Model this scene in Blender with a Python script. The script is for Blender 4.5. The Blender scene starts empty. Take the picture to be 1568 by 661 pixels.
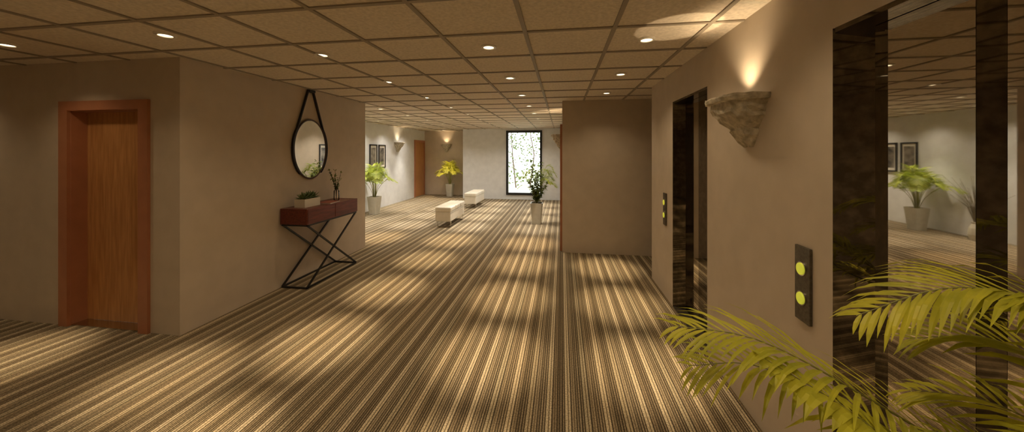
import bpy, math, random
from mathutils import Vector, Matrix
random.seed(7)
S = bpy.context.scene
S.view_settings.view_transform = 'Standard'
S.view_settings.look = 'None'
H = 2.44

# ------------------------------------------------------------------ materials
def new_mat(name):
    m = bpy.data.materials.new(name); m.use_nodes = True
    return m, m.node_tree, m.node_tree.nodes['Principled BSDF']

def mat(name, c1, c2=None, rough=0.6, metal=0.0, scale=5, stretch=(1,1,1), bump=0.0, emis=0.0, detail=4, lo=0.35, hi=0.65, spec=0.5, bdist=0.01):
    m, nt, b = new_mat(name)
    b.inputs['Roughness'].default_value = rough
    b.inputs['Metallic'].default_value = metal
    b.inputs['Specular IOR Level'].default_value = spec
    c1 = tuple(c1)+(1,)
    c2 = tuple(c2)+(1,) if c2 else c1
    tc = nt.nodes.new('ShaderNodeTexCoord')
    mp = nt.nodes.new('ShaderNodeMapping'); mp.inputs['Scale'].default_value = stretch
    nz = nt.nodes.new('ShaderNodeTexNoise'); nz.inputs['Scale'].default_value = scale; nz.inputs['Detail'].default_value = detail
    cr = nt.nodes.new('ShaderNodeValToRGB')
    cr.color_ramp.elements[0].color = c1; cr.color_ramp.elements[0].position = lo
    cr.color_ramp.elements[1].color = c2; cr.color_ramp.elements[1].position = hi
    L = nt.links.new
    L(tc.outputs['Object'], mp.inputs[0]); L(mp.outputs[0], nz.inputs['Vector'])
    L(nz.outputs['Fac'], cr.inputs[0]); L(cr.outputs[0], b.inputs['Base Color'])
    if bump:
        bp = nt.nodes.new('ShaderNodeBump'); bp.inputs['Strength'].default_value = bump; bp.inputs['Distance'].default_value = bdist
        L(nz.outputs['Fac'], bp.inputs['Height']); L(bp.outputs[0], b.inputs['Normal'])
    if emis:
        L(cr.outputs[0], b.inputs['Emission Color']); b.inputs['Emission Strength'].default_value = emis
    return m

M_wall = mat('taupe_wall_paint', (.55,.47,.375), (.59,.505,.405), .75, scale=6, spec=.2)
M_daylitwall = mat('daylit_grey_wall', (.70,.71,.71), (.76,.77,.77), .75, scale=6, spec=.2)  # paler and greyer than the taupe walls: cool daylight put into the colour
M_ceil = mat('acoustic_ceiling_tile', (.66,.58,.475), (.80,.71,.59), .9, scale=45, bump=.12, detail=6, spec=.1)
M_tbar = mat('ceiling_tbar_paint', (.33,.28,.215), None, .7)
M_orange = mat('reddish_door_frame_paint', (.40,.165,.085), (.44,.185,.095), .45, scale=8)
M_door = mat('oak_veneer', (.40,.18,.06), (.55,.27,.10), .42, scale=7, stretch=(6,6,.5), detail=8)
M_mahog = mat('mahogany_wood', (.09,.014,.009), (.17,.032,.018), .35, scale=9, stretch=(5,.6,5), detail=8)
M_black = mat('black_powder_coated_steel', (.012,.011,.010), None, .4)
M_strap = mat('dark_leather_strap', (.015,.012,.01), None, .6)
M_rim = mat('dark_bronze_rim', (.04,.018,.008), (.07,.03,.012), .35)
M_mirror = mat('mirror_glass', (.85,.85,.82), None, .01, 1.0)
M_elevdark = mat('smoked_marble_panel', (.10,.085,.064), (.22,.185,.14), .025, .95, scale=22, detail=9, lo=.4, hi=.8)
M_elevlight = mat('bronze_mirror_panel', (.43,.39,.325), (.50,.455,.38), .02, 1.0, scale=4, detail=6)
M_stone = mat('rough_carved_stone', (.38,.34,.26), (.66,.60,.48), .9, scale=28, bump=.8, detail=8, spec=.15)
M_plate = mat('bronze_call_plate', (.09,.08,.06), (.15,.13,.10), .4, .6, scale=60)
M_button = mat('lit_yellow_button', (.62,.66,.05), (.68,.70,.07), .4, emis=.45)
M_pot = mat('glazed_cream_ceramic', (.50,.47,.38), (.56,.53,.44), .35, scale=12)
M_soil = mat('potting_soil', (.03,.02,.012), (.06,.04,.02), 1, scale=60, bump=.5)
def leafmat(name, c1, c2):
    m = mat(name, c1, c2, .45, scale=7, spec=.35)
    nt = m.node_tree; b = nt.nodes['Principled BSDF']; out = nt.nodes['Material Output']
    tr = nt.nodes.new('ShaderNodeBsdfTranslucent'); mx = nt.nodes.new('ShaderNodeMixShader'); mx.inputs[0].default_value = .3
    cr = [n for n in nt.nodes if n.type=='VALTORGB'][0]
    nt.links.new(cr.outputs[0], tr.inputs[0]); nt.links.new(b.outputs[0], mx.inputs[1]); nt.links.new(tr.outputs[0], mx.inputs[2])
    nt.links.new(mx.outputs[0], out.inputs[0]); return m
M_palm = leafmat('palm_leaf', (.38,.39,.03), (.64,.61,.05))
M_palm2 = leafmat('palm_leaf_deep', (.24,.31,.04), (.44,.49,.07))
M_ficus = leafmat('ficus_leaf', (.09,.12,.03), (.20,.24,.05))
M_stem = mat('palm_stem', (.20,.21,.05), (.28,.27,.07), .5)
M_twig = mat('brown_twig', (.04,.025,.015), (.07,.045,.025), .7)
M_succ = mat('succulent_leaf', (.10,.15,.06), (.20,.26,.11), .5, scale=30)
M_dry = mat('dried_grass', (.13,.11,.06), (.22,.18,.10), .8)
M_cush = mat('cream_leather', (.72,.66,.54), (.78,.72,.60), .4, scale=10)
M_chrome = mat('brushed_steel', (.6,.58,.54), None, .2, 1.0)
M_winframe = mat('black_window_frame', (.012,.012,.012), None, .5)
M_red = mat('red_magazine_cover', (.30,.06,.04), (.42,.12,.07), .4, scale=14)
M_paper = mat('paper_pages', (.7,.66,.58), None, .8)
M_art = mat('ink_wash_print', (.05,.045,.04), (.30,.27,.22), .3, scale=6, detail=5)
M_white = mat('ivory_mat_board', (.68,.64,.55), None, .8)
M_trimring = mat('downlight_trim', (.75,.70,.6), None, .4)
M_lamp = mat('warm_lamp_lens', (1,.84,.58), None, .5, emis=4)
M_grass = mat('outdoor_lawn', (.55,.58,.42), (.65,.66,.5), .9, scale=5)

def glass_mat():
    m, nt, b = new_mat('clear_glass')
    out = nt.nodes['Material Output']
    t = nt.nodes.new('ShaderNodeBsdfTransparent'); g = nt.nodes.new('ShaderNodeBsdfGlossy'); g.inputs['Roughness'].default_value=.02
    lw = nt.nodes.new('ShaderNodeFresnel'); mx = nt.nodes.new('ShaderNodeMixShader')
    nt.links.new(lw.outputs[0], mx.inputs[0]); nt.links.new(t.outputs[0], mx.inputs[1]); nt.links.new(g.outputs[0], mx.inputs[2])
    nt.links.new(mx.outputs[0], out.inputs[0]); return m
M_glass = glass_mat()

def carpet():
    m, nt, b = new_mat('striped_carpet'); L = nt.links.new; N = nt.nodes.new
    tc = N('ShaderNodeTexCoord'); sx = N('ShaderNodeSeparateXYZ'); L(tc.outputs['Object'], sx.inputs[0])
    def frac(period, off=0):
        a = N('ShaderNodeMath'); a.operation='MULTIPLY_ADD'; a.inputs[1].default_value=1/period; a.inputs[2].default_value=off+100
        f = N('ShaderNodeMath'); f.operation='FRACT'; L(sx.outputs[0], a.inputs[0]); L(a.outputs[0], f.inputs[0]); return f
    def ramp(src, stops):
        r = N('ShaderNodeValToRGB'); r.color_ramp.interpolation='CONSTANT'; e = r.color_ramp.elements
        e[0].position=0; e[0].color=stops[0][1]; e[1].position=stops[1][0]; e[1].color=stops[1][1]
        for p,c in stops[2:]:
            k=e.new(p); k.color=c
        L(src.outputs[0], r.inputs[0]); return r
    D=(.085,.066,.043,1); B=(.17,.130,.081,1); T=(.34,.272,.178,1); C=(.54,.45,.31,1); G=(.24,.19,.122,1)
    r1 = ramp(frac(.118), [(0,D),(.07,T),(.13,D),(.19,C),(.32,B),(.37,C),(.47,D),(.54,T),(.61,B),(.67,T),(.74,D),(.80,G),(.87,D),(.93,T)])
    r2 = ramp(frac(.59,.3), [(0,(1,1,1,1)),(.2,(.78,.76,.74,1)),(.33,(1,1,1,1)),(.5,(.74,.74,.72,1)),(.62,(1.0,.98,.95,1)),(.83,(.78,.76,.72,1))])
    mx = N('ShaderNodeMix'); mx.data_type='RGBA'; mx.blend_type='MULTIPLY'; mx.inputs[0].default_value=1
    L(r1.outputs[0], mx.inputs[6]); L(r2.outputs[0], mx.inputs[7])
    nz = N('ShaderNodeTexNoise'); nz.inputs['Scale'].default_value=120; nz.inputs['Detail'].default_value=3
    L(tc.outputs['Object'], nz.inputs['Vector'])
    cr = N('ShaderNodeValToRGB'); cr.color_ramp.elements[0].position=.3; cr.color_ramp.elements[0].color=(.5,.5,.5,1); cr.color_ramp.elements[1].position=.7; cr.color_ramp.elements[1].color=(1.35,1.35,1.35,1)
    L(nz.outputs['Fac'], cr.inputs[0])
    m2 = N('ShaderNodeMix'); m2.data_type='RGBA'; m2.blend_type='MULTIPLY'; m2.inputs[0].default_value=1
    L(mx.outputs[2], m2.inputs[6]); L(cr.outputs[0], m2.inputs[7])
    L(m2.outputs[2], b.inputs['Base Color']); b.inputs['Roughness'].default_value=.95; b.inputs['Specular IOR Level'].default_value=.1
    bp = N('ShaderNodeBump'); bp.inputs['Strength'].default_value=.4; bp.inputs['Distance'].default_value=.004
    L(nz.outputs['Fac'], bp.inputs['Height']); L(bp.outputs[0], b.inputs['Normal'])
    return m
M_carpet = carpet()

# ------------------------------------------------------------------ mesh helpers
class MB:
    def __init__(s): s.v=[]; s.f=[]; s.m=[]; s.mats=[]
    def mi(s, m):
        if m not in s.mats: s.mats.append(m)
        return s.mats.index(m)
    def add(s, vs, fs, m):
        o=len(s.v); k=s.mi(m); s.v+= [tuple(v) for v in vs]
        for f in fs: s.f.append([o+i for i in f]); s.m.append(k)
    def box(s, x0,x1,y0,y1,z0,z1,m):
        s.add([(x0,y0,z0),(x1,y0,z0),(x1,y1,z0),(x0,y1,z0),(x0,y0,z1),(x1,y0,z1),(x1,y1,z1),(x0,y1,z1)],
              [(3,2,1,0),(4,5,6,7),(0,1,5,4),(1,2,6,5),(2,3,7,6),(3,0,4,7)], m)
    def prism(s, poly, z0, z1, m):
        n=len(poly)
        s.add([(x,y,z0) for x,y in poly]+[(x,y,z1) for x,y in poly],
              [list(range(n))[::-1], list(range(n,2*n))]+[(i,(i+1)%n,n+(i+1)%n,n+i) for i in range(n)], m)
    def tube(s, pts, r, m, n=8, closed=False, flat=None):
        pts=[Vector(p) for p in pts]; N=len(pts); vs=[]; fs=[]
        prevn=None
        for i,p in enumerate(pts):
            if closed: t=pts[(i+1)%N]-pts[i-1]
            else: t=pts[min(i+1,N-1)]-pts[max(i-1,0)]
            t.normalize()
            if prevn is None:
                a=Vector((0,0,1)) if abs(t.z)<.9 else Vector((1,0,0)); nn=t.cross(a).normalized()
            else:
                nn=(prevn-t*prevn.dot(t)).normalized()
            prevn=nn; bb=t.cross(nn)
            rr=r[i] if isinstance(r,(list,tuple)) else r
            for k in range(n):
                a=2*math.pi*(k+.5)/n; vs.append(p+nn*math.cos(a)*rr+bb*math.sin(a)*rr)
        for i in range(N if closed else N-1):
            j=(i+1)%N
            for k in range(n): fs.append((i*n+k,i*n+(k+1)%n,j*n+(k+1)%n,j*n+k))
        if not closed: fs.append(list(range(n))[::-1]); fs.append([(N-1)*n+k for k in range(n)])
        s.add(vs,fs,m)
    def lathe(s, prof, c, m, n=24, sq=None):
        vs=[];fs=[];P=len(prof)
        for (r,z) in prof:
            for k in range(n):
                a=2*math.pi*k/n; vs.append((c[0]+r*math.cos(a),c[1]+r*math.sin(a),c[2]+z))
        for i in range(P-1):
            for k in range(n): fs.append((i*n+k,i*n+(k+1)%n,(i+1)*n+(k+1)%n,(i+1)*n+k))
        fs.append(list(range(n))[::-1]); fs.append([(P-1)*n+k for k in range(n)])
        s.add(vs,fs,m)
    def obj(s, name, parent=None, smooth=False, bevel=0, loc=None, rotz=0):
        me=bpy.data.meshes.new(name); me.from_pydata(s.v,[],s.f)
        for m in s.mats: me.materials.append(m)
        for p,k in zip(me.polygons,s.m): p.material_index=k; p.use_smooth=smooth
        me.update()
        o=bpy.data.objects.new(name,me); S.collection.objects.link(o)
        if loc: o.location=loc
        o.rotation_euler[2]=rotz
        if parent: o.parent=parent
        if bevel:
            b=o.modifiers.new('bevel','BEVEL'); b.width=bevel; b.segments=3; b.limit_method='ANGLE'
        return o
def empty(name, loc=(0,0,0)):
    o=bpy.data.objects.new(name,None); S.collection.objects.link(o); o.location=loc; return o
def boxes(name, lst, m, **k):
    b=MB()
    for q in lst: b.box(*q,m)
    return b.obj(name,**k)

# ------------------------------------------------------------------ room shell
boxes('floor', [(-7.2,4.2,-2.8,12.6,-.1,0)], M_carpet)
boxes('ceiling', [(-7.2,4.2,-2.8,12.6,H,H+.12)], M_ceil)
g=MB()
XR=[.35+.6*k for k in range(-12,7)]; YR=[2.315+.56*k for k in range(-8,19)]
def inroom(x,y):
    if y<2.49: return -7<x<1.145 and y>-2.6
    if y<4.53: return -3.31<x<1.145
    if y<5.3: return -3.31<x<4
    if y<5.48: return -5.25<x<4
    if y<11.5: return -5.25<x<.01
    return -5.25<x<-3.45 and y<12.4
def runs(test, a, b, st=.01):
    out=[];cur=None;v=a
    while v<=b:
        if test(v):
            if cur is None: cur=v
        elif cur is not None: out.append((cur,v-st)); cur=None
        v+=st
    if cur is not None: out.append((cur,b))
    return out
hw=.014
for x in XR:
    for a,b in runs(lambda y: inroom(x,y) and inroom(x-hw,y) and inroom(x+hw,y), -2.6,12.4): g.box(x-hw,x+hw,a,b,H-.009,H,M_tbar)
for y in YR:
    for a,b in runs(lambda x: inroom(x,y) and inroom(x,y-hw) and inroom(x,y+hw), -7,4): g.box(a,b,y-hw,y+hw,H-.0085,H,M_tbar)
g.obj('ceiling_grid')

T=.2
boxes('wall_back', [(-7,1.345,-2.8,-2.6,0,H)], M_wall)
boxes('wall_far_left', [(-7.2,-7,-2.8,2.69,0,H)], M_wall)
boxes('wall_door_side', [(-7,-4.52,2.49,2.69,0,H),(-3.71,-3.31,2.49,2.69,0,H),(-4.52,-3.71,2.49,2.69,2.0,H)], M_wall)
boxes('wall_console', [(-3.51,-3.31,2.69,5.3,0,H)], M_wall)
boxes('wall_block_end', [(-5.25,-3.51,5.1,5.3,0,H)], M_wall)
boxes('wall_lounge_left', [(-5.45,-5.25,5.1,12.6,0,H)], M_daylitwall)
boxes('wall_lounge_end', [(-5.25,-3.45,12.4,12.6,0,H)], M_wall)
WX0,WX1,WZ0,WZ1=-1.90,-.66,.155,2.37
boxes('wall_window', [(-3.45,WX0,11.5,11.7,0,H),(WX1,.21,11.5,11.7,0,H),(WX0,WX1,11.5,11.7,0,WZ0),(WX0,WX1,11.5,11.7,WZ1,H),(-3.45,-3.25,11.7,12.6,0,H)], M_daylitwall)
boxes('wall_lounge_right', [(.01,.21,5.68,11.5,0,H)], M_wall)
boxes('wall_facing', [(.01,4,5.48,5.68,0,H)], M_wall)
boxes('wall_passage_end', [(4,4.2,4.33,5.68,0,H)], M_wall)
boxes('wall_passage_side', [(1.345,4,4.33,4.53,0,H)], M_wall)
EX=1.145
EN=(.50,1.62); EF=(2.87,3.71); EZ=2.13
boxes('wall_elevator', [(EX,EX+T,-2.6,EN[0],0,H),(EX,EX+T,EN[1],EF[0],0,H),(EX,EX+T,EF[1],4.53,0,H),
                        (EX,EX+T,EN[0],EN[1],EZ,H),(EX,EX+T,EF[0],EF[1],EZ,H)], M_wall)
# window
w=MB(); fw=.075
w.box(WX0,WX0+fw,11.47,11.6,WZ0,WZ1,M_winframe); w.box(WX1-fw,WX1,11.47,11.6,WZ0,WZ1,M_winframe)
w.box(WX0+fw,WX1-fw,11.47,11.6,WZ0,WZ0+fw,M_winframe); w.box(WX0+fw,WX1-fw,11.47,11.6,WZ1-fw,WZ1,M_winframe)
w.box(WX0+fw,WX1-fw,11.54,11.546,WZ0+fw,WZ1-fw,M_glass)
w.obj('window_1')

# doors
d=empty('door_1')
b=MB(); xo0,xo1=-4.61,-3.62
b.box(xo0,xo0+.1,2.465,2.49,0,2.075,M_orange); b.box(xo1-.1,xo1,2.465,2.49,0,2.075,M_orange); b.box(xo0+.1,xo1-.1,2.465,2.49,1.99,2.075,M_orange)
b.box(-4.52,-4.505,2.49,2.63,0,2.0,M_orange); b.box(-3.725,-3.71,2.49,2.63,0,2.0,M_orange); b.box(-4.505,-3.725,2.49,2.63,1.985,2.0,M_orange)
b.obj('door_frame',parent=d)
boxes('door_leaf',[(-4.505,-3.725,2.60,2.64,.012,1.985)],M_door,parent=d)
boxes('threshold',[(-4.505,-3.725,2.49,2.60,.001,.01)],M_chrome,parent=d)
def side_door(name,x,sx,y0,y1):
    d=empty(name)
    def bx(a,b_): return (min(x+sx*a,x+sx*b_),max(x+sx*a,x+sx*b_))
    b=MB(); X=bx(0,.035)
    b.box(*X,y0,y0+.08,0,2.07,M_orange); b.box(*X,y1-.08,y1,0,2.07,M_orange); b.box(*X,y0+.08,y1-.08,1.99,2.07,M_orange)
    b.obj('door_frame',parent=d)
    X=bx(0,.012); boxes('door_leaf',[(*X,y0+.08,y1-.08,.01,1.99)],M_door,parent=d)
side_door('door_2',-5.25,1,11.45,12.35)
side_door('door_3',.01,-1,5.56,6.5)

# elevators (splayed reflective jambs, recessed stepped doors)
def elevator(y0,y1,panels,steps,xd=1.2475,s=.069):
    e=empty('elevator')
    b=MB()
    b.prism([(EX,y1),(xd,y1-s),(EX+T,y1-s),(EX+T,y1)],0,EZ,M_elevdark)
    b.prism([(EX,y0),(EX+T,y0),(EX+T,y0+s),(xd,y0+s)],0,EZ,M_elevdark)
    b.obj('side_jambs',parent=e)
    for i,(ya,yb,xx,m) in enumerate(panels):
        boxes('door_panel_%d'%(i+1),[(xx,EX+T-.002,ya,yb,.012,EZ-.022)],m,parent=e)
    for i,poly in enumerate(steps):
        b=MB(); b.prism(poly,.012,EZ-.022,M_elevdark); b.obj('leading_edge_%d'%(i+1),parent=e)
    b=MB(); b.prism([(EX+.001,y0+.005),(EX+T,y0+s),(EX+T,y1-s),(EX+.001,y1-.005)],0.001,.008,M_plate); b.obj('sill',parent=e)
    b=MB(); b.prism([(EX+.002,y0+.01),(EX+T,y0+s),(EX+T,y1-s),(EX+.002,y1-.01)],EZ-.02,EZ,M_elevdark); b.obj('head_lining',parent=e)
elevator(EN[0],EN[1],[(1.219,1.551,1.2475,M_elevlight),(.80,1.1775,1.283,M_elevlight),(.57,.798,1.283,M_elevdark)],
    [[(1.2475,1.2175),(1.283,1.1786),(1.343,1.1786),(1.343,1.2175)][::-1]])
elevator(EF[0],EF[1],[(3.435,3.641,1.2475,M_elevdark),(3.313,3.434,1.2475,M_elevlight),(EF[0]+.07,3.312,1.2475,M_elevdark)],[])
def call_panel(yc):
    b=MB(); X0=EX-.002; b.box(X0-.012,X0,yc-.05,yc+.05,.80,1.155,M_plate)
    o=b.obj('elevator_call_panel',bevel=.002)
    for i,z in enumerate((1.05,.91)):
        bb=MB(); n=24
        vs=[(X0-.012,yc+.031*math.cos(2*math.pi*k/n),z+.034*math.sin(2*math.pi*k/n)) for k in range(n)]
        v2=[(X0-.018,yc+.031*math.cos(2*math.pi*k/n),z+.034*math.sin(2*math.pi*k/n)) for k in range(n)]
        bb.add(vs+v2,[(k,(k+1)%n,n+(k+1)%n,n+k) for k in range(n)]+[[n+k for k in range(n)]],M_chrome)
        vs=[(X0-.018,yc+.026*math.cos(2*math.pi*k/n),z+.029*math.sin(2*math.pi*k/n)) for k in range(n)]
        v2=[(X0-.023,yc+.024*math.cos(2*math.pi*k/n),z+.027*math.sin(2*math.pi*k/n)) for k in range(n)]
        bb.add(vs+v2,[(k,(k+1)%n,n+(k+1)%n,n+k) for k in range(n)]+[[n+k for k in range(n)]],M_button)
        bb.obj('call_button_%d'%(i+1),parent=o)
call_panel(1.784); call_panel(3.95)

# ------------------------------------------------------------------ lighting
WARM=(1,.765,.475)
def spot(name,loc,target,energy,size,blend,color=WARM,rad=.03,parent=None):
    l=bpy.data.lights.new(name,'SPOT'); l.energy=energy; l.spot_size=math.radians(size); l.spot_blend=blend; l.color=color; l.shadow_soft_size=rad
    o=bpy.data.objects.new(name,l); S.collection.objects.link(o); o.location=loc
    o.rotation_euler=(Vector(target)-Vector(loc)).to_track_quat('-Z','Y').to_euler()
    if parent:
        o.parent=parent; o.matrix_parent_inverse=Matrix.LocRotScale(parent.location,parent.rotation_euler,None).inverted()
    return o
def downlight(x,y,energy=120,color=WARM,size=27,blend=1.0,spill=.065):
    b=MB(); n=24
    def ring(r,z): return [(r*math.cos(2*math.pi*k/n),r*math.sin(2*math.pi*k/n),z) for k in range(n)]
    vs=ring(.062,0)+ring(.060,-.01)+ring(.042,-.012)+ring(.040,-.006)
    fs=[]
    for i in range(3):
        for k in range(n): fs.append((i*n+k,i*n+(k+1)%n,(i+1)*n+(k+1)%n,(i+1)*n+k))
    b.add(vs,fs,M_trimring)
    b.add(ring(.041,-.006),[list(range(n))],M_lamp)
    o=b.obj('recessed_downlight',loc=(x,y,H))
    spot('lamp',(x,y,H-.02),(x,y,0),energy,size,blend,color,.025,o)
    spot('lamp_spill',(x,y,H-.02),(x,y,0),energy*spill,130,1,color,.05,o)
E=310
for y in (-1.9,-.8,.36,1.48,2.6,3.7,4.83):
    for x in (.62,-.57,-2.02):
        downlight(x,y,E)
for y in (-1.2,.5,2.0):
    for x in (-3.3 if y!=2.0 else -2.78,-4.24,-5.8): downlight(x,y,E*.8)
COOL=(1,.91,.79)  # whiter tint and stronger spill given to lounge downlights, standing in for daylight
for y in (5.95,7.08,8.2,9.3,10.4):
    for x in (-.57,-2.02,-3.4,-4.75):
        if x>-4: downlight(x,y,E,WARM if y<7 else COOL,29,.95,.10 if y<7 else .20)
        else: downlight(x,y,E*.6,COOL,60,.9,.28)
downlight(-4.2,11.6,E*.6,WARM,60)

# sconces
def sconce(loc,rot,energy=28):
    rnd=random.Random(3)
    prof=[(0,.2,.22),(-.012,.205,.225),(-.030,.2,.22),(-.036,.172,.19),(-.07,.170,.188),(-.10,.160,.176),(-.125,.148,.16),(-.15,.13,.14),(-.175,.105,.115),(-.19,.088,.10),(-.205,.086,.10),(-.23,.08,.088),(-.25,.065,.07),(-.275,.058,.055),(-.305,.03,.03)]
    def plan(w,d,j):
        pts=[]
        N=16
        for k in range(N+1):
            a=-math.pi/2+math.pi*k/N
            cx=abs(math.cos(a))**.55; sy=(1 if math.sin(a)>0 else -1)*abs(math.sin(a))**.55
            q=1+rnd.uniform(-j,j)
            pts.append((max(0,d*cx*q) if 0<k<N else 0,w*sy*q))
        return pts
    b=MB(); rows=[]
    for (z,w,d) in [(-.06,.13,.15),(-.06,.17,.185),(0,.182,.2)]: rows.append([(x,y,z) for x,y in plan(w,d,0)])
    for (z,w,d) in prof: rows.append([(x,y,z+rnd.uniform(-.004,.004)) for x,y in plan(w,d,.012 if z>-.04 else .07)])
    n=17; vs=[v for r in rows for v in r]; fs=[list(range(n))]
    for i in range(len(rows)-1):
        for k in range(n-1): fs.append((i*n+k,(i+1)*n+k,(i+1)*n+k+1,i*n+k+1))
        fs.append((i*n+n-1,(i+1)*n+n-1,(i+1)*n,i*n))
    fs.append([(len(rows)-1)*n+k for k in range(n)][::-1])
    b.add(vs,fs,M_stone)
    b.lathe([(.03,-.06),(.034,-.03),(.02,-.02),(.005,-.018)],(.10,0,0),M_lamp,12)
    o=b.obj('stone_wall_sconce',loc=loc,rotz=rot)
    R=Matrix.Rotation(rot,3,'Z')
    p=Vector(loc)+R@Vector((.11,0,-.01)); t=p+R@Vector((.22,-.13,.52))
    spot('uplight',p,t,energy,46,.10,(1,.74,.44),.008,o)
    p=Vector(loc)+R@Vector((.11,0,-.01)); t=p+R@Vector((-.12,0,.5))
    spot('wall_wash',p,t,energy*1.2,95,1,(1,.74,.44),.02,o)
sconce((EX,2.25,1.94),math.pi,9)
sconce((.01,6.75,1.96),math.pi,8)
sconce((-5.25,10.19,1.94),0,8)
sconce((-4.36,12.4,1.94),-math.pi/2,8)

# ------------------------------------------------------------------ plants
def catmull(P,n):
    P=[Vector(p) for p in P]; P=[P[0]*2-P[1]]+P+[P[-1]*2-P[-2]]; out=[]
    m=len(P)-3
    for i in range(n+1):
        s=i/n*m; k=min(int(s),m-1); t=s-k
        a,b_,c,d_=P[k],P[k+1],P[k+2],P[k+3]
        out.append(.5*((2*b_)+(c-a)*t+(2*a-5*b_+4*c-d_)*t*t+(3*b_-a-3*c+d_)*t**3))
    return out
def frond(b,pts,nl,L,wid,droop,mleaf,rnd,start=.25,rr=.005):
    c=catmull(pts,40)
    b.tube(c[::2],[rr*(1-.8*i/20) for i in range(21)],M_stem,5)
    for i in range(nl):
        s=start+(1-start)*(i+.5)/nl; k=s*40; k0=min(int(k),39); p=c[k0].lerp(c[k0+1],k-k0)
        t=(c[min(k0+1,40)]-c[max(k0-1,0)]).normalized()
        side=t.cross(Vector((0,0,1)))
        if side.length<.05: side=Vector((1,0,0))
        side.normalize()
        prof=math.sin(math.pi*min(1,(.12+.88*(s-start)/(1-start))**.8))**.6*.85+.2
        for sg in (-1,1):
            l=L*prof*rnd.uniform(.8,1.15); fw=.45+.55*s
            dr=(side*sg+t*fw+Vector((0,0,.12+rnd.uniform(-.12,.10)))).normalized()
            dn=Vector((0,0,-1)); w=wid*rnd.uniform(.8,1.2)
            pos=[];q=p.copy();dd=dr.copy()
            for j in range(5):
                pos.append(q.copy()); q=q+dd*(l/4); dd=(dd+dn*droop*(.5+.3*j)*rnd.uniform(.6,1.4)).normalized()
            wd=(t-dr*t.dot(dr)).normalized()
            ws=[.25,.9,1,.7,0]
            up=wd.cross(dr).normalized()
            vs=[]
            for j in range(5):
                if j==4: vs.append(pos[4])
                else: vs+= [pos[j]-wd*w*ws[j]/2,pos[j]+up*(-.12)*w*ws[j],pos[j]+wd*w*ws[j]/2]
            fs=[]
            for j in range(3):
                a=j*3; fs+=[(a,a+3,a+4,a+1),(a+1,a+4,a+5,a+2)]
            fs+=[(9,12,10),(10,12,11)]
            b.add(vs,fs,mleaf)
def sq_pot(b,x,y,w0,w1,h):
    def rr(w,z):
        c=w*.18; return [(x-w+c,y-w,z),(x+w-c,y-w,z),(x+w,y-w+c,z),(x+w,y+w-c,z),(x+w-c,y+w,z),(x-w+c,y+w,z),(x-w,y+w-c,z),(x-w,y-w+c,z)]
    rows=[rr(w0,0),rr(w0+(w1-w0)*.5,h*.5),rr(w1,h),rr(w1*.88,h),rr(w1*.86,h-.05)]
    vs=[v for r in rows for v in r]; fs=[list(range(8))[::-1]]
    for i in range(4):
        for k in range(8): fs.append((i*8+k,i*8+(k+1)%8,(i+1)*8+(k+1)%8,(i+1)*8+k))
    b.add(vs,fs,M_pot); b.add(rr(w1*.87,h-.045),[list(range(8))],M_soil)
def palm(name,x,y,seed,n=15,hh=.95,pot=(.10,.14,.46),reach=.45,leaf=M_palm2,box=None,nl=26,LL=.21,wid=.013):
    rnd=random.Random(seed); e=empty(name,(x,y,0))
    b=MB(); sq_pot(b,0,0,*pot); b.obj('pot',parent=e)
    b=MB(); h0=pot[2]-.05
    for i in range(n):
        a=2*math.pi*(i*.382+rnd.uniform(-.05,.05)); tilt=(i+.5)/n
        r=reach*(.3+.9*tilt)*rnd.uniform(.85,1.1); zt=hh*(1.0-.45*tilt)*rnd.uniform(.92,1.06)
        ca,sa=math.cos(a),math.sin(a)
        P=[(ca*.02,sa*.02,h0),(ca*r*.2,sa*r*.2,h0+zt*.5),(ca*r*.55,sa*r*.55,h0+zt*.93),(ca*r*.85,sa*r*.85,h0+zt*.97),(ca*r*1.15,sa*r*1.15,h0+zt*.80)]
        if box:
            x0,x1,y0,y1=box; P=[(max(x0,min(x1,q[0])),max(y0,min(y1,q[1])),q[2]) for q in P]
        frond(b,P,nl,LL*rnd.uniform(.85,1.1),wid,.30,leaf,rnd,.35,.006)
    if box:
        x0,x1,y0,y1=box; b.v=[(max(x0-.1,min(x1+.1,v[0])),max(y0-.1,min(y1+.1,v[1])),v[2]) for v in b.v]
    b.obj('fronds',parent=e); return e
palm('potted_areca_palm',-4.86,8.2,11,n=22,hh=.86,reach=.46,box=(-.26,.6,-.6,.6))
palm('potted_areca_palm',-4.1,12.0,5,n=22,hh=.86,reach=.46,leaf=M_palm,box=(-.6,.5,-.6,.28))
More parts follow.
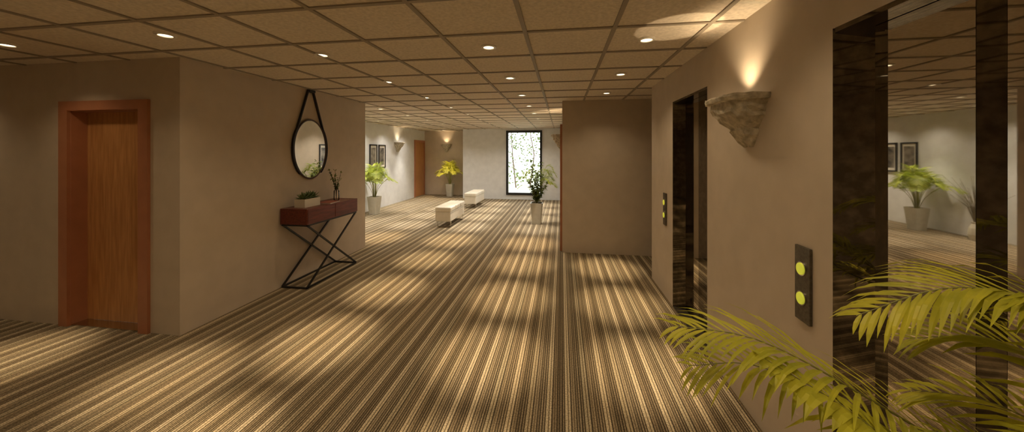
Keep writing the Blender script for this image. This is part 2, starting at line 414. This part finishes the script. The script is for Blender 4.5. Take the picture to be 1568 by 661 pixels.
def ficus(x,y):
    rnd=random.Random(4); e=empty('potted_ficus',(x,y,0))
    b=MB(); sq_pot(b,0,0,.10,.14,.47); b.obj('pot',parent=e)
    b=MB()
    for i in range(16):
        a=rnd.uniform(0,6.28); r=rnd.uniform(.08,.34); h=rnd.uniform(.45,1.0)
        P=[(0,0,.42),(r*.3*math.cos(a),r*.3*math.sin(a),.42+h*.4),(r*math.cos(a),r*math.sin(a),.42+h)]
        c=catmull(P,16); b.tube(c,[.006*(1-.7*k/16) for k in range(17)],M_twig,5)
        for k in range(4,17):
            for _ in range(3):
                q=c[k]; dr=Vector((rnd.uniform(-1,1),rnd.uniform(-1,1),rnd.uniform(-.4,.7))).normalized(); l=rnd.uniform(.06,.10)
                s=dr.cross(Vector((rnd.uniform(-.3,.3),rnd.uniform(-.3,.3),1))).normalized(); w=l*.28
                b.add([q,q+dr*l*.35+s*w,q+dr*l*.75+s*w*.8-Vector((0,0,.006)),q+dr*l-Vector((0,0,.015)),q+dr*l*.75-s*w*.8-Vector((0,0,.006)),q+dr*l*.35-s*w],[(0,1,2,3),(0,3,4,5)],M_ficus)
    for a,r,h in ((-.1,.42,.78),(.5,.40,.66),(-.7,.40,.62),(.1,.36,.90),(-.35,.44,.52),(.8,.40,.80),(3.3,.40,.45),(3.0,.36,.62),(2.5,.38,.75)):
        ca,sa=math.cos(a),math.sin(a); h0=.42
        P=[(0,0,h0),(ca*r*.2,sa*r*.2,h0+h*.5),(ca*r*.55,sa*r*.55,h0+h*.93),(ca*r*.85,sa*r*.85,h0+h*.97),(ca*r*1.1,sa*r*1.1,h0+h*.82)]
        frond(b,P,20,.17,.015,.25,M_palm2,rnd,.35,.005)
    b.v=[(min(.53,v[0]),v[1],v[2]) for v in b.v]
    b.obj('foliage',parent=e)
ficus(-.56,7.65)

# foreground palm
rnd=random.Random(2); e=empty('areca_palm',(0,0,0))
b=MB(); sq_pot(b,.93,.33,.12,.16,.42); b.obj('pot',parent=e)
b=MB(); B0=(.93,.36,.38)
FR=[ # arching fronds
 ([B0,(.95,.60,.76),(.86,.83,.93),(.66,.87,1.06),(.47,.90,1.145),(.29,.93,1.15)],30,.24,.0125,.24),
 ([B0,(.93,.50,.70),(.80,.66,.87),(.68,.72,.995),(.57,.76,1.085),(.43,.79,1.16)],26,.15,.019,.42),
 ([B0,(.96,.62,.74),(.79,.95,.91),(.653,.955,.99),(.49,.957,1.05),(.34,.97,1.025)],26,.22,.012,.24),
 ([B0,(.98,.58,.92),(.97,.75,1.24),(.90,.80,1.315),(.79,.83,1.315),(.655,.86,1.235)],30,.21,.0135,.32),
 ([B0,(1.0,.55,.82),(.99,.76,1.12),(.92,.86,1.20),(.82,.93,1.16)],24,.19,.012,.26),
 ([B0,(1.02,.5,.8),(1.0,.72,1.00),(.93,.86,1.06),(.84,.96,1.02)],24,.18,.012,.26),
 ([B0,(.90,.5,.68),(.78,.62,.80),(.64,.70,.87),(.50,.78,.86)],24,.18,.015,.30),
 ([B0,(.95,.5,.75),(.90,.65,.93),(.80,.74,1.02),(.68,.80,1.00)],24,.17,.015,.34),
 ([B0,(.85,.2,.8),(.7,.05,1.1),(.5,-.1,1.15),(.35,-.2,1.0)],24,.15,.018,.26),
 ([B0,(1.0,.1,.8),(1.0,-.15,1.1),(.95,-.35,1.15),(.9,-.5,1.0)],24,.12,.018,.26),
]
for P,nl,L,wd,dp in FR: frond(b,P,nl,L,wd,dp,M_palm,rnd,.3,.0045)
b.v=[(min(v[0],1.13),v[1],v[2]) for v in b.v]
b.obj('fronds',parent=e)

# dried grasses by lounge wall
rnd=random.Random(9); e=empty('dried_grass_arrangement',(-5.02,7.35,0))
b=MB(); b.lathe([(.07,0),(.09,.1),(.075,.22),(.045,.3),(.05,.33)],(0,0,0),M_pot,20); b.obj('vase',parent=e)
b=MB()
for i in range(60):
    a=rnd.uniform(0,6.28); r=rnd.uniform(.05,.42); h=rnd.uniform(.5,.9)
    dx=max(-.17,r*math.cos(a)); dy=r*math.sin(a)
    b.tube([(0,0,.28),(dx*.3,dy*.3,.28+h*.6),(dx,dy,.28+h)],[.003,.0025,.0015],M_dry,4)
b.obj('stems',parent=e)

# ------------------------------------------------------------------ framed prints
def print_(x,sx,y0,y1,z0,z1):
    b=MB(); f=.03
    def X(a,c): return (min(x+sx*a,x+sx*c),max(x+sx*a,x+sx*c))
    b.box(*X(.002,.03),y0,y0+f,z0,z1,M_black); b.box(*X(.002,.03),y1-f,y1,z0,z1,M_black); b.box(*X(.002,.03),y0+f,y1-f,z0,z0+f,M_black); b.box(*X(.002,.03),y0+f,y1-f,z1-f,z1,M_black)
    b.box(*X(.002,.012),y0+f,y1-f,z0+f,z1-f,M_white); b.box(*X(.012,.014),y0+.07,y1-.07,z0+.09,z1-.09,M_art)
    b.obj('framed_print')
print_(-5.25,1,8.60,8.97,1.16,1.84); print_(-5.25,1,9.06,9.43,1.16,1.84); print_(.01,-1,8.35,8.75,1.16,1.84)

# ------------------------------------------------------------------ console table
cx0,cx1,cy0,cy1=-3.30,-2.945,3.54,4.52
e=empty('console_table',(0,0,0))
b=MB(); b.box(cx0,cx1,cy0,cy1,.755,.94,M_mahog); b.obj('top_case',parent=e,bevel=.003)
b=MB(); b.box(cx1,cx1+.004,cy0+.012,(cy0+cy1)/2-.004,.768,.927,M_mahog); b.box(cx1,cx1+.004,(cy0+cy1)/2+.004,cy1-.012,.768,.927,M_mahog); b.obj('drawer_fronts',parent=e,bevel=.001)
b=MB(); r=.013; xa,xb=cx0+.015,cx1-.015; ya,yb=cy0+.015,cy1-.015
for x in (xa,xb):
    b.tube([(x,ya,r),(x,yb,.75)],r,M_black,4); b.tube([(x,yb,r),(x,ya,.75)],r,M_black,4)
    b.tube([(x,ya,r),(x,yb,r)],r,M_black,4); b.tube([(x,ya,.745),(x,yb,.745)],r,M_black,4)
for y in (ya,yb):
    b.tube([(xa,y,r),(xb,y,r)],r,M_black,4); b.tube([(xa,y,.745),(xb,y,.745)],r,M_black,4)
b.obj('cross_legs',parent=e)
# planter
e=empty('succulent_planter',(-3.12,3.76,.94))
b=MB(); b.box(-.07,.07,-.13,.13,0,.006,M_white)
for q in ((-.07,-.06,-.13,.13),(.06,.07,-.13,.13),(-.06,.06,-.13,-.12),(-.06,.06,.12,.13)): b.box(*q,.006,.10,M_white)
b.box(-.06,.06,-.12,.12,.006,.088,M_soil); b.obj('planter_box',parent=e)
b=MB(); rnd=random.Random(1)
for yy in (-.075,0,.075):
    for ringi,(n,l,up) in enumerate(((11,.085,.35),(9,.09,.9),(7,.09,1.8),(4,.09,4))):
        for k in range(n):
            a=2*math.pi*(k+.4*ringi)/n; dr=Vector((math.cos(a),math.sin(a),up)).normalized(); q=Vector((0,yy,.088)); l2=l*rnd.uniform(.9,1.3)
            sd=Vector((-math.sin(a),math.cos(a),0)); nrm=sd.cross(dr)
            b.add([q-sd*.006,q+sd*.006,q+dr*l2*.6+sd*.014,q+dr*l2,q+dr*l2*.6-sd*.014,q+dr*l2*.5-nrm*.008],[(0,1,2,5),(5,2,3),(5,3,4),(0,5,4),(0,4,3,2,1)],M_succ)
b.obj('succulents',parent=e)
# vase with branches
e=empty('branch_vase',(-3.12,4.30,.94))
b=MB(); b.lathe([(.032,0),(.036,.01),(.036,.13),(.022,.15),(.025,.17)],(0,0,0),M_glass,20); b.obj('glass_vase',parent=e,smooth=True)
b=MB(); rnd=random.Random(12)
for i in range(8):
    a=rnd.uniform(0,6.28); r=rnd.uniform(.05,.13); h=rnd.uniform(.26,.42)
    c=catmull([(0,0,.01),(r*.2*math.cos(a),r*.2*math.sin(a),.18),(r*math.cos(a),r*math.sin(a),h)],12)
    b.tube(c,.0022,M_twig,4)
    for k in range(5,13):
        for _ in range(2):
            q=c[k]; dr=Vector((rnd.uniform(-1,1),rnd.uniform(-1,1),rnd.uniform(-.2,.8))).normalized(); l=rnd.uniform(.03,.055)
            s=dr.cross(Vector((0,0,1))).normalized()*l*.3
            b.add([q,q+dr*l*.5+s,q+dr*l,q+dr*l*.5-s],[(0,1,2,3)],M_ficus)
b.obj('branches',parent=e)
b=MB(); b.box(-.09,.09,-.12,.12,.001,.012,M_paper); b.box(-.092,.092,-.122,.122,.012,.0145,M_red); b.obj('magazine',loc=(-3.06,4.06,.94),rotz=.15)

# oval wall mirror on strap
e=empty('oval_strap_mirror',(-3.31,4.02,0))
zc=1.65; ry,rz=.285,.385
def ov(t,f=1,x=.02): return (x,ry*f*math.cos(t),zc+rz*f*math.sin(t))
b=MB(); b.tube([ov(2*math.pi*k/64) for k in range(64)],.011,M_rim,8,closed=True); b.obj('rim',parent=e,smooth=True)
b=MB(); n=64; b.add([ov(2*math.pi*k/n,.985,.022) for k in range(n)],[list(range(n))],M_mirror)
b.add([ov(2*math.pi*k/n,.985,.008) for k in range(n)],[list(range(n))[::-1]],M_black); b.obj('glass',parent=e)
b=MB()
for s in (-1,1):
    P=[(.018,s*.035,2.425)]+[(.02,ry*1.045*math.cos(t)*s,zc+rz*1.035*math.sin(t)) for t in [math.radians(a) for a in range(42,-60,-8)]]
    vs=[];fs=[]
    for i,p in enumerate(P): vs+=[(p[0]-.016,p[1],p[2]),(p[0]+.014,p[1],p[2]),(p[0]+.014,p[1]+s*.014,p[2]+.003),(p[0]-.016,p[1]+s*.014,p[2]+.003)]
    for i in range(len(P)-1):
        for k in range(4): fs.append((i*4+k,i*4+(k+1)%4,(i+1)*4+(k+1)%4,(i+1)*4+k))
    fs+= [(0,1,2,3),tuple(4*(len(P)-1)+k for k in range(4))]
    b.add(vs,fs,M_strap)
b.box(.001,.05,-.05,.05,2.40,2.43,M_strap)
b.obj('strap',parent=e)

# ------------------------------------------------------------------ benches
def bench(x,y):
    e=empty('upholstered_bench',(x,y,0)); w,l=.36,1.06
    for i in range(3):
        a=l/3*i; boxes('seat_cushion_%d'%(i+1),[(0,w,a+.003,a+l/3-.003,.335,.44)],M_cush,parent=e,bevel=.025)
    boxes('seat_base',[(.01,w-.01,.01,l-.01,.13,.335)],M_cush,parent=e,bevel=.012)
    b=MB()
    for yy in (.1,l-.1):
        b.tube([(.03,yy,.14),(.03,yy,.01),(w-.03,yy,.01),(w-.03,yy,.14)],.01,M_chrome,6)
    b.obj('sled_legs',parent=e)
bench(-2.70,6.90); bench(-2.79,9.4)

# ------------------------------------------------------------------ outside
boxes('ground_outside',[(-15,12,12.7,40,-.15,-.02)],M_grass)
M_out = leafmat('sunlit_tree_leaf',(.05,.075,.02),(.11,.135,.05))
rnd=random.Random(8); e=empty('garden_tree',(0,0,0))
b=MB()
for k in range(7):
    x=-3.4+k*.65; b.tube([(x,15.5,-.03),(x+rnd.uniform(-.2,.2),15.5,1.5),(x+rnd.uniform(-.6,.6),15.4,4.6)],[.04,.03,.01],M_twig,6)
for i in range(3000):
    q=Vector((rnd.uniform(-5,2.2),rnd.uniform(14.6,16.6),rnd.uniform(.2,5)))
    dr=Vector((rnd.uniform(-1,1),rnd.uniform(-.4,.4),rnd.uniform(-1,.5))).normalized(); l=rnd.uniform(.08,.17)
    s=dr.cross(Vector((0,1,.2))).normalized()*l*.3
    b.add([q,q+dr*l*.5+s,q+dr*l,q+dr*l*.5-s],[(0,1,2,3)],M_out)
b.obj('leaves_and_trunks',parent=e)
W=bpy.data.worlds.new('World'); S.world=W; W.use_nodes=True
bg=W.node_tree.nodes['Background']; bg.inputs[0].default_value=(.93,.97,1,1); bg.inputs[1].default_value=7
l=bpy.data.lights.new('sun','SUN'); l.energy=5; l.angle=.02; l.color=(1,.95,.85)
o=bpy.data.objects.new('sun',l); S.collection.objects.link(o); o.rotation_euler=Vector((.2,.7,-.8)).to_track_quat('-Z','Y').to_euler(); o.location=(0,0,8)
l=bpy.data.lights.new('window_portal','AREA'); l.shape='RECTANGLE'; l.size=1.1; l.size_y=2.1; l.cycles.is_portal=True
o=bpy.data.objects.new('window_portal',l); S.collection.objects.link(o); o.location=(-1.28,11.66,1.26); o.rotation_euler=(math.radians(-90),0,0)

# ------------------------------------------------------------------ camera
c=bpy.data.cameras.new('camera'); c.sensor_width=36; c.lens=11.82; c.shift_y=-.0615; c.clip_start=.02
o=bpy.data.objects.new('camera',c); S.collection.objects.link(o); o.location=(0,0,1.6); o.rotation_euler=(math.pi/2,0,math.radians(8.395))
S.camera=o
